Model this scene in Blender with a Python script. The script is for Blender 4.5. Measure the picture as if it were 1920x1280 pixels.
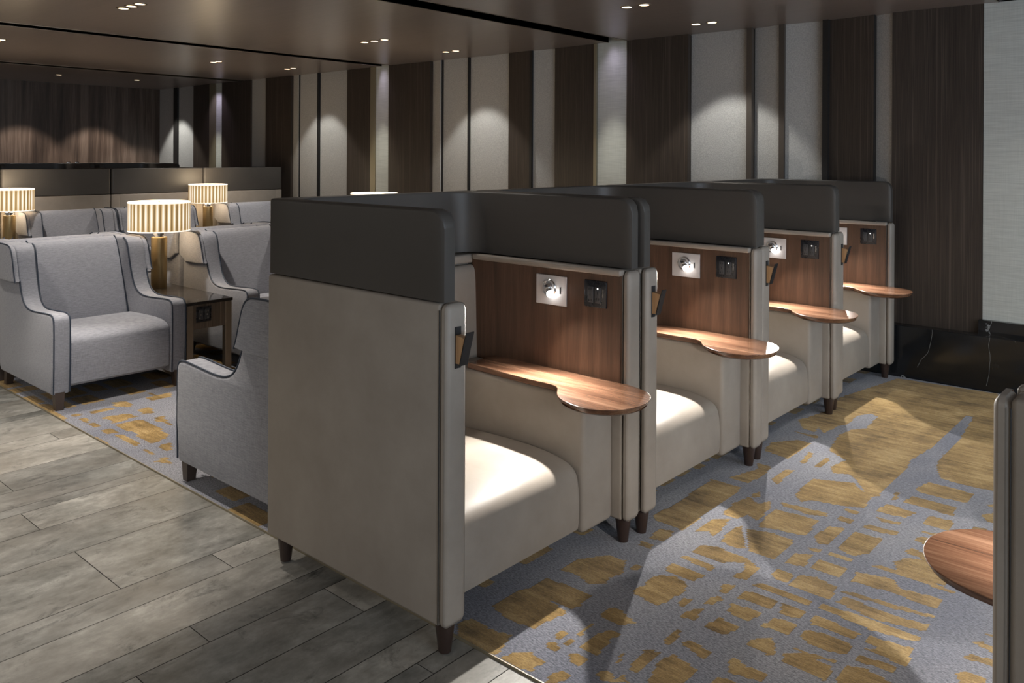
import bpy, bmesh, math, random
from mathutils import Vector, Matrix
random.seed(7)
for o in list(bpy.data.objects): bpy.data.objects.remove(o)
S = bpy.context.scene
COL = S.collection
PI = math.pi

# ------------------------------------------------------------------ camera
cam = bpy.data.objects.new('camera', bpy.data.cameras.new('camera'))
COL.objects.link(cam); S.camera = cam
cam.data.sensor_width = 36.0
cam.data.lens = 36.0 * 1552.4 / 1920
cam.data.shift_y = (291.78 - 640) / 1920
cam.data.clip_start = 0.02
TH, RO = 0.7217, 0.0054
cam.matrix_world = (Matrix.Translation((1.921, -1.8718, 1.65)) @ Matrix.Rotation(TH, 4, 'Z')
                    @ Matrix.Rotation(PI / 2, 4, 'X') @ Matrix.Rotation(RO, 4, 'Z'))
# ------------------------------------------------------------------ view + world
S.view_settings.view_transform = 'Standard'
S.view_settings.look = 'None'
S.view_settings.gamma = 1.0
S.view_settings.use_curve_mapping = False
S.view_settings.exposure = 0.63
W = bpy.data.worlds.new('world'); S.world = W; W.use_nodes = True
W.node_tree.nodes['Background'].inputs[0].default_value = (0.62, 0.75, 1.0, 1)
W.node_tree.nodes['Background'].inputs[1].default_value = 1.0

def light(name, kind, loc, energy, color=(1, 1, 1), aim=None, size=0.05, spot=60, blend=0.5, sy=None, parent=None):
    L = bpy.data.lights.new(name, kind); L.energy = energy; L.color = color
    if kind == 'AREA':
        L.size = size
        if sy: L.shape = 'RECTANGLE'; L.size_y = sy
    else: L.shadow_soft_size = size
    if kind == 'SPOT': L.spot_size = math.radians(spot); L.spot_blend = blend
    o = bpy.data.objects.new(name, L); COL.objects.link(o); o.location = loc
    if aim is not None:
        o.rotation_euler = (Vector(aim) - Vector(loc)).to_track_quat('-Z', 'Y').to_euler()
    if parent: o.parent = parent
    return o

ZC = 2.77          # ceiling height
XL, XR, YN, YF = -12.25, 6.2, -6.2, 4.90
WIN = (-3.6, 3.4, 1.2, 2.65)    # window opening in wall_right: y0 y1 z0 z1
# daylight through the window of the right wall
light('window_daylight', 'AREA', (XR + 0.25, (WIN[0] + WIN[1]) / 2, 1.95), 175, (0.74, 0.87, 1.0), aim=(0, -.1, 1.1), size=WIN[1] - WIN[0], sy=WIN[3] - WIN[2])
# unseen ceiling panels added behind the camera as soft ambient fill
FILL_PANELS = [(-7.6, -3.9), (-3.2, -3.9), (1.2, -3.9)]
for px, py in FILL_PANELS:
    light('ceiling_panel_light', 'AREA', (px, py, ZC - 0.035), 30, (1.0, .93, .84), aim=(px, py, 0), size=2.2, sy=0.9)

# ------------------------------------------------------------------ node helper
class NT:
    def __init__(s, name):
        s.m = bpy.data.materials.new(name); s.m.use_nodes = True
        s.t = s.m.node_tree; s.b = s.t.nodes['Principled BSDF']
    def n(s, typ, **kw):
        x = s.t.nodes.new(typ)
        for k, v in kw.items():
            if k.startswith('i_'):
                key = k[2:].replace('_', ' ')
                s.put(x.inputs[key], v)
            else: setattr(x, k, v)
        return x
    def put(s, sock, v):
        if isinstance(v, bpy.types.NodeSocket): s.t.links.new(v, sock)
        else:
            if sock.type == 'RGBA' and not isinstance(v, (int, float)) and len(v) == 3: v = (*v, 1)
            sock.default_value = v
    def math(s, op, a, b=0.0, c=0.0, clamp=False):
        x = s.n('ShaderNodeMath', operation=op); x.use_clamp = clamp
        s.put(x.inputs[0], a); s.put(x.inputs[1], b); s.put(x.inputs[2], c); return x.outputs[0]
    def vmath(s, op, a, b=(0, 0, 0)):
        x = s.n('ShaderNodeVectorMath', operation=op); s.put(x.inputs[0], a); s.put(x.inputs[1], b); return x.outputs[0]
    def co(s, scale=(1, 1, 1), rot=(0, 0, 0), loc=(0, 0, 0), kind='Object'):
        t = s.n('ShaderNodeTexCoord'); mp = s.n('ShaderNodeMapping')
        s.t.links.new(t.outputs[kind], mp.inputs[0])
        mp.inputs['Scale'].default_value = scale; mp.inputs['Rotation'].default_value = rot; mp.inputs['Location'].default_value = loc
        return mp.outputs[0]
    def noise(s, vec, scale, detail=4, rough=.55, dist=0.0):
        x = s.n('ShaderNodeTexNoise'); s.put(x.inputs['Vector'], vec)
        x.inputs['Scale'].default_value = scale; x.inputs['Detail'].default_value = detail
        x.inputs['Roughness'].default_value = rough; x.inputs['Distortion'].default_value = dist
        return x.outputs
    def ramp(s, fac, stops, interp='LINEAR'):
        x = s.n('ShaderNodeValToRGB'); s.put(x.inputs[0], fac); r = x.color_ramp; r.interpolation = interp
        while len(r.elements) < len(stops): r.elements.new(0.5)
        for e, (p, c) in zip(r.elements, stops):
            e.position = p; e.color = (*c, 1) if len(c) == 3 else c
        return x.outputs[0]
    def mix(s, fac, a, b, mode='MIX'):
        x = s.n('ShaderNodeMix', data_type='RGBA', blend_type=mode)
        s.put(x.inputs[0], fac); s.put(x.inputs[6], a); s.put(x.inputs[7], b); return x.outputs[2]
    def bump(s, h, strength=.2, dist=.01):
        x = s.n('ShaderNodeBump'); x.inputs['Strength'].default_value = strength; x.inputs['Distance'].default_value = dist
        s.put(x.inputs['Height'], h); s.put(s.b.inputs['Normal'], x.outputs[0])
    def fin(s, color=None, rough=None, metal=None, spec=None, **kw):
        if color is not None: s.put(s.b.inputs['Base Color'], color)
        if rough is not None: s.put(s.b.inputs['Roughness'], rough)
        if metal is not None: s.put(s.b.inputs['Metallic'], metal)
        if spec is not None: s.put(s.b.inputs['Specular IOR Level'], spec)
        for k, v in kw.items(): s.put(s.b.inputs[k.replace('_', ' ')], v)
        return s.m

def mat_leather(name, c1, c2, rough=.45, bump=.12, sheen=0.0):
    t = NT(name); v = t.co()
    n1 = t.noise(v, 3.4, 7, .62)[0]; col = t.mix(t.math('MULTIPLY_ADD', n1, 1.6, -.3, clamp=True), c1, c2)
    f = t.noise(v, 420, 3)[0]; g = t.noise(v, 9, 4)[0]
    t.bump(t.math('ADD', f, t.math('MULTIPLY', g, 4.0)), bump, .002)
    return t.fin(col, rough, spec=.35)
def mat_cloth(name, c1, c2):
    t = NT(name); v = t.co()
    a = t.noise(t.co((30, 30, 420)), 1, 2)[0]; b = t.noise(t.co((420, 420, 30)), 1, 2)[0]
    n = t.math('ADD', t.math('MULTIPLY', a, .6), t.math('MULTIPLY', b, .4))
    col = t.mix(t.math('MULTIPLY_ADD', n, 3.4, -1.2, clamp=True), c1, c2)
    t.bump(n, .25, .002)
    return t.fin(col, .85, spec=.2, Sheen_Weight=.25)
def mat_plain(name, c, rough=.5, metal=0.0, spec=.5):
    t = NT(name); n = t.noise(t.co(), 40, 3)[0]
    col = t.mix(n, c, tuple(min(1, x * 1.14) for x in c))
    return t.fin(col, t.math('MULTIPLY_ADD', n, .12, rough - .06), metal, spec)
def mat_walnut(name, axis, ca, cb, cc, rough=.32, fine=1.0, co_kind='Object'):
    t = NT(name)
    sc = {'x': (1.2, 22, 22), 'z': (22, 22, 1.0), 'y': (22, 1.2, 22)}[axis]
    v = t.co(tuple(k * fine for k in sc), kind=co_kind)
    n = t.noise(v, 1.0, 6, .62, .6)[0]; f = t.noise(t.co(tuple(k * 9 * fine for k in sc), kind=co_kind), 1.0, 3)[0]
    k = t.math('ADD', t.math('MULTIPLY', n, .75), t.math('MULTIPLY', f, .25))
    col = t.ramp(k, [(.34, ca), (.5, cb), (.64, cc)])
    t.bump(f, .06, .001)
    return t.fin(col, rough, spec=.5)
def mat_stripes(name, ca, cb, cc, s=60, rough=.42):
    # vertical zebrano veneer
    t = NT(name)
    n = t.noise(t.co((s, s, .25)), 1.0, 3, .7)[0]; f = t.noise(t.co((s * 3.3, s * 3.3, 1.5)), 1.0, 2, .6)[0]
    k = t.math('ADD', t.math('MULTIPLY', n, .55), t.math('MULTIPLY', f, .45))
    col = t.ramp(k, [(.38, ca), (.47, cb), (.52, ca), (.6, cc)])
    t.bump(f, .08, .001)
    return t.fin(col, rough, spec=.35)
def mat_fabric_panel(name, c):
    t = NT(name); n = t.noise(t.co(), 110, 2, .7)[0]
    col = t.mix(t.math('MULTIPLY_ADD', n, 3, -1, clamp=True), tuple(x * .74 for x in c), c)
    t.bump(n, .5, .004)
    return t.fin(col, .9, spec=.15)
def mat_linen(name, c):
    t = NT(name)
    a = t.noise(t.co((6, 6, 190)), 1, 2)[0]; b = t.noise(t.co((190, 190, 5)), 1, 2)[0]
    n = t.math('ADD', t.math('MULTIPLY', a, .7), t.math('MULTIPLY', b, .3))
    col = t.mix(t.math('MULTIPLY_ADD', n, 3.4, -1.2, clamp=True), tuple(x * .80 for x in c), c)
    t.bump(n, .3, .002)
    return t.fin(col, .8, spec=.2)
def mat_emit(name, c, e):
    t = NT(name); n = t.noise(t.co(), 5, 1)[0]
    t.fin(c, .5); t.put(t.b.inputs['Emission Color'], t.mix(n, c, c)); t.b.inputs['Emission Strength'].default_value = e
    return t.m

M = {}
M['leather'] = mat_leather('beige leather', (.235, .200, .168), (.34, .30, .258), .5)
M['leather_dark'] = mat_leather('dark taupe leather', (.054, .048, .043), (.066, .059, .053), .46, .05)
M['cloth'] = mat_cloth('grey blue woven upholstery', (.205, .207, .235), (.34, .342, .375))
M['pipe'] = mat_plain('navy piping', (.022, .032, .052), .6)
M['leg'] = mat_plain('dark stained wood', (.032, .019, .015), .35)
M['legsq'] = mat_plain('brown stained wood', (.06, .042, .034), .4)
M['wood'] = mat_walnut('walnut veneer', 'z', (.050, .027, .016), (.080, .042, .025), (.118, .064, .038), .35)
M['wood_t'] = mat_walnut('walnut top', 'x', (.065, .031, .019), (.15, .074, .043), (.26, .145, .09), .2, .8)
M['wood_wall'] = mat_walnut('dark walnut wall', 'z', (.030, .019, .014), (.075, .050, .037), (.14, .10, .078), .38, .38)
M['stripe'] = mat_stripes('zebrano wall veneer', (.036, .027, .022), (.062, .046, .036), (.088, .067, .053))
M['stripe_t'] = mat_stripes('zebrano table veneer', (.075, .057, .042), (.17, .128, .094), (.27, .205, .15), 60)
M['fabric'] = mat_fabric_panel('wall panel fabric', (.50, .48, .455))
M['linen'] = mat_linen('linen wallcovering', (.62, .62, .57))
M['bronze'] = mat_plain('bronze trim', (.26, .225, .155), .42, .4)
M['brass'] = mat_plain('brushed brass', (.50, .37, .19), .34, .9)
M['champagne'] = mat_plain('champagne metal', (.27, .22, .165), .35, .7)
M['chrome'] = mat_plain('polished metal', (.75, .75, .76), .12, 1.0)
M['plate'] = mat_plain('white metal plate', (.46, .44, .435), .4, .1)
M['black'] = mat_plain('black plastic', (.012, .013, .017), .28)
M['blackm'] = mat_plain('black metal', (.022, .022, .024), .38, .3)
M['socket'] = mat_plain('socket grey', (.045, .047, .052), .4)
M['hookwood'] = mat_walnut('oak hook', 'z', (.30, .165, .075), (.42, .24, .115), (.5, .3, .15), .4)
M['joint'] = mat_plain('dark joint', (.012, .010, .009), .6)
M['frame'] = mat_plain('dark bronze frame', (.080, .064, .052), .45, .2)
M['grille'] = mat_plain('slot grille', (.02, .02, .02), .4, .4)
M['plaster'] = mat_plain('neutral plaster', (.30, .28, .26), .8)
M['glow'] = mat_emit('warm downlight lens', (1, .72, .45), 2.6)
M['glow_hot'] = mat_emit('reading lamp lens', (1, .97, .93), 9)
M['glow_panel'] = mat_emit('ceiling panel diffuser', (1, .95, .88), 1.2)  # meant for the added ambient fill panels
M['led'] = mat_emit('small indicator', (1, .98, .9), 2.5)

def mk_ceiling():
    t = NT('dark satin ceiling veneer')
    n = t.noise(t.co((1.2, 26, 1)), 1.0, 5, .6)[0]
    col = t.ramp(n, [(.3, (.225, .188, .168)), (.7, (.28, .236, .212))])
    return t.fin(col, t.math('MULTIPLY_ADD', n, .04, .27), spec=.6)
M['ceiling'] = mk_ceiling()
def mk_marble(name, base, rough, veins=.35, scale=1.1):
    t = NT(name); v = t.co()
    d = t.vmath('ADD', v, t.vmath('SCALE', t.noise(v, 2.2, 6)[1]))
    d.node.inputs[1].links[0].from_node.inputs['Scale'].default_value = .55
    x = t.n('ShaderNodeTexVoronoi', feature='DISTANCE_TO_EDGE'); t.put(x.inputs['Vector'], d); x.inputs['Scale'].default_value = scale
    big = t.noise(v, 1.6, 3)[0]
    line = t.math('LESS_THAN', x.outputs['Distance'], t.math('MULTIPLY_ADD', big,  .022, -.0092))
    sub = t.noise(v, 7, 6, .7)[0]
    c0 = t.mix(t.math('MULTIPLY_ADD', sub, 2, -.6, clamp=True), base, tuple(k * 1.7 for k in base))
    return t.fin(t.mix(t.math('MULTIPLY', line, .8), c0, (veins, veins, veins)), rough, spec=.5)
M['marble'] = mk_marble('black marble', (.0085, .009, .010), .12, .35, .95)
M['marble_t'] = mk_marble('dark brown marble', (.028, .024, .021), .07, .3, 3.0)

def mk_floor():
    t = NT('grey wood look tiles')
    at = t.n('ShaderNodeAttribute', attribute_name='shade')
    r = at.outputs['Fac']
    off = t.n('ShaderNodeCombineXYZ'); t.put(off.inputs[0], t.math('MULTIPLY', r, 37)); t.put(off.inputs[1], t.math('MULTIPLY', r, 91))
    v = t.vmath('ADD', t.co(), off.outputs[0])
    mp = t.n('ShaderNodeMapping'); t.put(mp.inputs[0], v); mp.inputs['Scale'].default_value = (1.0, .62, 1)
    a = t.noise(mp.outputs[0], 4.5, 8, .68, .3)[0]
    b = t.noise(mp.outputs[0], 22, 6, .7)[0]
    mp2 = t.n('ShaderNodeMapping'); t.put(mp2.inputs[0], v); mp2.inputs['Scale'].default_value = (40, 2.5, 1)
    c = t.noise(mp2.outputs[0], 1, 4, .6)[0]
    k = t.math('ADD', t.math('ADD', t.math('MULTIPLY', a, .62), t.math('MULTIPLY', b, .28)), t.math('MULTIPLY', c, .10))
    col = t.ramp(k, [(.36, (.085, .083, .074)), (.47, (.20, .197, .180)), (.53, (.27, .264, .243)), (.62, (.42, .41, .38))])
    col = t.mix(t.math('MULTIPLY_ADD', t.noise(mp.outputs[0], 2.2, 3)[0], 1.4, -.45, clamp=True), col, (.27, .24, .205), 'MIX')
    sm = t.noise(mp.outputs[0], 7, 10, .8, .8)[0]
    col = t.mix(t.math('MULTIPLY_ADD', sm, -7.0, 3.2, clamp=True), col, (.085, .083, .075))
    col = t.mix(1.0, col, t.ramp(r, [(0, (.72, .73, .73)), (1, (1.18, 1.16, 1.13))]), 'MULTIPLY')
    t.bump(k, .12, .002)
    return t.fin(col, t.math('MULTIPLY_ADD', a, .25, .28), spec=.4)
M['floor'] = mk_floor()
M['grout'] = mat_plain('grout', (.05, .048, .044), .8)

def mk_carpet():
    t = NT('blue grey and gold carpet')
    v = t.co()
    at_ = t.n('ShaderNodeAttribute', attribute_name='gold')
    rag = t.math('ADD', t.math('MULTIPLY_ADD', t.noise(t.co((60, 110, 1)), 1, 4, .75)[0], 1.1, -.55), t.math('MULTIPLY_ADD', t.noise(v, 22, 2)[0], .5, -.25))
    m = t.math('MULTIPLY_ADD', t.math('SUBTRACT', t.math('ADD', at_.outputs['Fac'], t.math('MULTIPLY', rag, .85)), .5), 4.0, .5, clamp=True)
    st = t.noise(t.co((3.4, 30, 1)), 1, 5, .75, .4)[0]
    st2 = t.noise(v, 5, 3)[0]
    gold = t.ramp(t.math('ADD', t.math('MULTIPLY', st, .5), t.math('MULTIPLY', st2, .5)), [(.36, (.115, .070, .022)), (.5, (.29, .185, .066)), (.64, (.45, .315, .14))])
    fib = t.noise(t.co((70, 190, 1), rot=(0, 0, .5)), 1, 4, .8)[0]
    lane = t.noise(v, 1.1, 3)[0]
    blue = t.mix(t.math('MULTIPLY_ADD', lane, 2.2, -.6, clamp=True), (.12, .13, .175), (.285, .282, .30))
    blue = t.mix(1, blue, t.ramp(fib, [(.36, (.42, .43, .45)), (.64, (1.6, 1.58, 1.55))]), 'MULTIPLY')
    gold = t.mix(1, gold, t.ramp(fib, [(.36, (.66, .64, .62)), (.64, (1.3, 1.32, 1.34))]), 'MULTIPLY')
    t.bump(t.math('ADD', fib, t.math('MULTIPLY', m, .6)), .6, .006)
    return t.fin(t.mix(m, blue, gold), .95, spec=.1, Sheen_Weight=.15)
M['carpet'] = mk_carpet()

def mk_shade():
    t = NT('pleated lamp shade')
    tc = t.n('ShaderNodeTexCoord'); sep = t.n('ShaderNodeSeparateXYZ'); t.put(sep.inputs[0], tc.outputs['Object'])
    a = t.math('ARCTAN2', sep.outputs[1], sep.outputs[0])
    tw = t.math('MULTIPLY_ADD', t.noise(tc.outputs['Object'], 5, 2)[0], .5, 0)
    w = t.math('SINE', t.math('MULTIPLY', t.math('ADD', a, 0.0), 34))
    zz = t.math('MULTIPLY', t.math('SUBTRACT', sep.outputs[2], .115), 5.5)
    fall = t.math('SUBTRACT', 1.0, t.math('MULTIPLY', zz, zz), clamp=True)
    k = t.math('MULTIPLY_ADD', w, .5, .5)
    k = t.math('MULTIPLY', k, t.math('MULTIPLY_ADD', fall, .65, .35))
    col = t.ramp(k, [(.12, (.62, .34, .10)), (.42, (.95, .64, .26)), (.88, (1.0, .92, .80))])
    t.fin((.42, .32, .18), .7); t.put(t.b.inputs['Emission Color'], col)
    t.put(t.b.inputs['Emission Strength'], t.math('MULTIPLY_ADD', k, .50, .17))
    return t.m
M['shade'] = mk_shade()
M['shade_top'] = mat_emit('shade diffuser', (1, .95, .85), .6)

# ------------------------------------------------------------------ mesh helpers
def new(): return bmesh.new()
def obj(name, bm, mat, parent=None, smooth=True, loc=None, **props):
    me = bpy.data.meshes.new(name)
    bmesh.ops.recalc_face_normals(bm, faces=bm.faces[:])
    bm.to_mesh(me); bm.free()
    for mm in (mat if isinstance(mat, (list, tuple)) else [mat]): me.materials.append(mm)
    if smooth:
        for p in me.polygons: p.use_smooth = True
        try: me.set_sharp_from_angle(angle=math.radians(38))
        except Exception: pass
    o = bpy.data.objects.new(name, me); COL.objects.link(o)
    if parent: o.parent = parent
    if loc: o.location = loc
    for k, v in props.items(): o[k] = v
    return o
def box(bm, x0, x1, y0, y1, z0, z1, r=0.0, seg=3, mtx=None):
    t = bmesh.new()
    vs = [t.verts.new((x, y, z)) for z in (z0, z1) for y in (y0, y1) for x in (x0, x1)]
    for f in ((0, 1, 3, 2), (4, 6, 7, 5), (0, 4, 5, 1), (2, 3, 7, 6), (0, 2, 6, 4), (1, 5, 7, 3)): t.faces.new([vs[i] for i in f])
    if r > 0: bmesh.ops.bevel(t, geom=t.edges[:], offset=r, segments=seg, profile=.5, affect='EDGES')
    join(bm, t, mtx)
def join(bm, t, mtx=None):
    if mtx is not None: bmesh.ops.transform(t, matrix=mtx, verts=t.verts[:])
    me = bpy.data.meshes.new('tmp'); t.to_mesh(me); t.free(); bm.from_mesh(me); bpy.data.meshes.remove(me)
def lathe(bm, prof, n=40, cx=0, cy=0, axis='z', off=(0, 0, 0), cap=True):
    rings = []
    for (r, z) in prof:
        ring = []
        for i in range(n):
            a = 2 * PI * i / n; p = (r * math.cos(a), r * math.sin(a), z)
            if axis == 'x': p = (p[2], p[0], p[1])
            if axis == 'y': p = (p[0], p[2], p[1])
            ring.append(bm.verts.new((p[0] + cx + off[0], p[1] + cy + off[1], p[2] + off[2])))
        rings.append(ring)
    for a, b in zip(rings, rings[1:]):
        for i in range(n): bm.faces.new((a[i], a[(i + 1) % n], b[(i + 1) % n], b[i]))
    if cap: bm.faces.new(rings[0]); bm.faces.new(rings[-1])
def extrude_poly(bm, pts, axis, a0, a1, r=0.0, seg=3):
    """pts: 2D outline; axis 'z': (x,y) outline from z=a0..a1 ; axis 'y': (x,z) outline from y=a0..a1"""
    t = bmesh.new()
    def P(p, a): return (p[0], p[1], a) if axis == 'z' else (p[0], a, p[1])
    A = [t.verts.new(P(p, a0)) for p in pts]; B = [t.verts.new(P(p, a1)) for p in pts]
    fa = t.faces.new(A); fb = t.faces.new(B)
    n = len(pts)
    for i in range(n): t.faces.new((A[i], A[(i + 1) % n], B[(i + 1) % n], B[i]))
    if r > 0:
        bmesh.ops.recalc_face_normals(t, faces=t.faces[:])
        es = [e for e in fa.edges] + [e for e in fb.edges]
        bmesh.ops.bevel(t, geom=es, offset=r, segments=seg, profile=.5, affect='EDGES', clamp_overlap=True)
    join(bm, t)
def tube(bm, pts, r, n=6, closed=False):
    pts = [Vector(p) for p in pts]; rings = []; N = len(pts)
    up = None
    for i, p in enumerate(pts):
        d = (pts[(i + 1) % N] - pts[i - 1]) if closed else (pts[min(i + 1, N - 1)] - pts[max(i - 1, 0)])
        d.normalize()
        if up is None: up = d.orthogonal().normalized()
        up = (up - d * up.dot(d))
        if up.length < 1e-4: up = d.orthogonal()
        up.normalize(); s = d.cross(up)
        rings.append([bm.verts.new(p + (up * math.cos(2 * PI * k / n) + s * math.sin(2 * PI * k / n)) * r) for k in range(n)])
    rng = range(N) if closed else range(N - 1)
    for i in rng:
        a, b = rings[i], rings[(i + 1) % N]
        for k in range(n): bm.faces.new((a[k], a[(k + 1) % n], b[(k + 1) % n], b[k]))
    if not closed: bm.faces.new(rings[0]); bm.faces.new(rings[-1])
def smooth_path(pts, it=2, closed=False):
    for _ in range(it):
        q = []; N = len(pts)
        rng = range(N) if closed else range(N - 1)
        if not closed: q.append(pts[0])
        for i in rng:
            a, b = pts[i], pts[(i + 1) % N]
            q.append(tuple(a[k] * .75 + b[k] * .25 for k in range(len(a)))); q.append(tuple(a[k] * .25 + b[k] * .75 for k in range(len(a))))
        if not closed: q.append(pts[-1])
        pts = q
    return pts
def thing(name, label, cat, loc=(0, 0, 0), rz=0.0, group=None):
    o = bpy.data.objects.new(name, None); COL.objects.link(o)
    o.empty_display_size = .1
    o.location = loc; o.rotation_euler = (0, 0, rz); o['label'] = label; o['category'] = cat
    if group: o['group'] = group
    return o
def tag(o, label, cat, group=None):
    o['label'] = label; o['category'] = cat
    if group: o['group'] = group
    return o
def struct(name, bm, mat, smooth=False):
    return obj(name, bm, mat, None, smooth, kind='structure')
def dup(src, label, loc, rz=0.0, group=None, skip=()):
    r = src.copy(); COL.objects.link(r); r.location = loc; r.rotation_euler = (0, 0, rz); r['label'] = label
    if group: r['group'] = group
    def rec(a, b):
        for ch in list(a.children):
            if ch.name.split('.')[0] in skip: continue
            c = ch.copy(); COL.objects.link(c); c.parent = b; rec(ch, c)
    rec(src, r)
    return r

# ------------------------------------------------------------------ room shell
bm = new(); box(bm, XL - .3, XR + .3, YN - .3, 6.0, -.12, -.004)
struct('floor', bm, M['grout'])
# tiled floor boards run along Y; each board has its own shade value
bx = [.0, -.082, -.22, -.45, -.69, -.83, -1.09, -1.26, -1.70, -2.02, -2.262, -2.35, -2.565, -2.85, -3.19, -3.346, -3.75, -3.85, -4.2]
while bx[-1] > XL: bx.append(bx[-1] - random.choice([.09, .16, .22, .3, .36, .42]))
bx = bx[::-1]
while bx[-1] < XR: bx.append(bx[-1] + random.choice([.09, .16, .22, .3, .36, .42]))
bm = new(); sh = []
for a, b in zip(bx, bx[1:]):
    y = YN + random.uniform(-.9, 0)
    while y < .134:
        L = random.uniform(.55, 1.5); y1 = min(y + L, .134)
        if y1 > YN:
            y0 = max(y, YN); g = .0016
            f = bm.faces.new([bm.verts.new(p) for p in ((a + g, y0 + g, 0), (b - g, y0 + g, 0), (b - g, y1 - g, 0), (a + g, y1 - g, 0))])
            sh.append(random.random())
        y = y1 if y1 < .134 else 9
fl = struct('floor_tiles', bm, M['floor'])
at = fl.data.attributes.new('shade', 'FLOAT', 'FACE')
for i, v in enumerate(sh): at.data[i].value = v
fl.name = 'floor'
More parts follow.
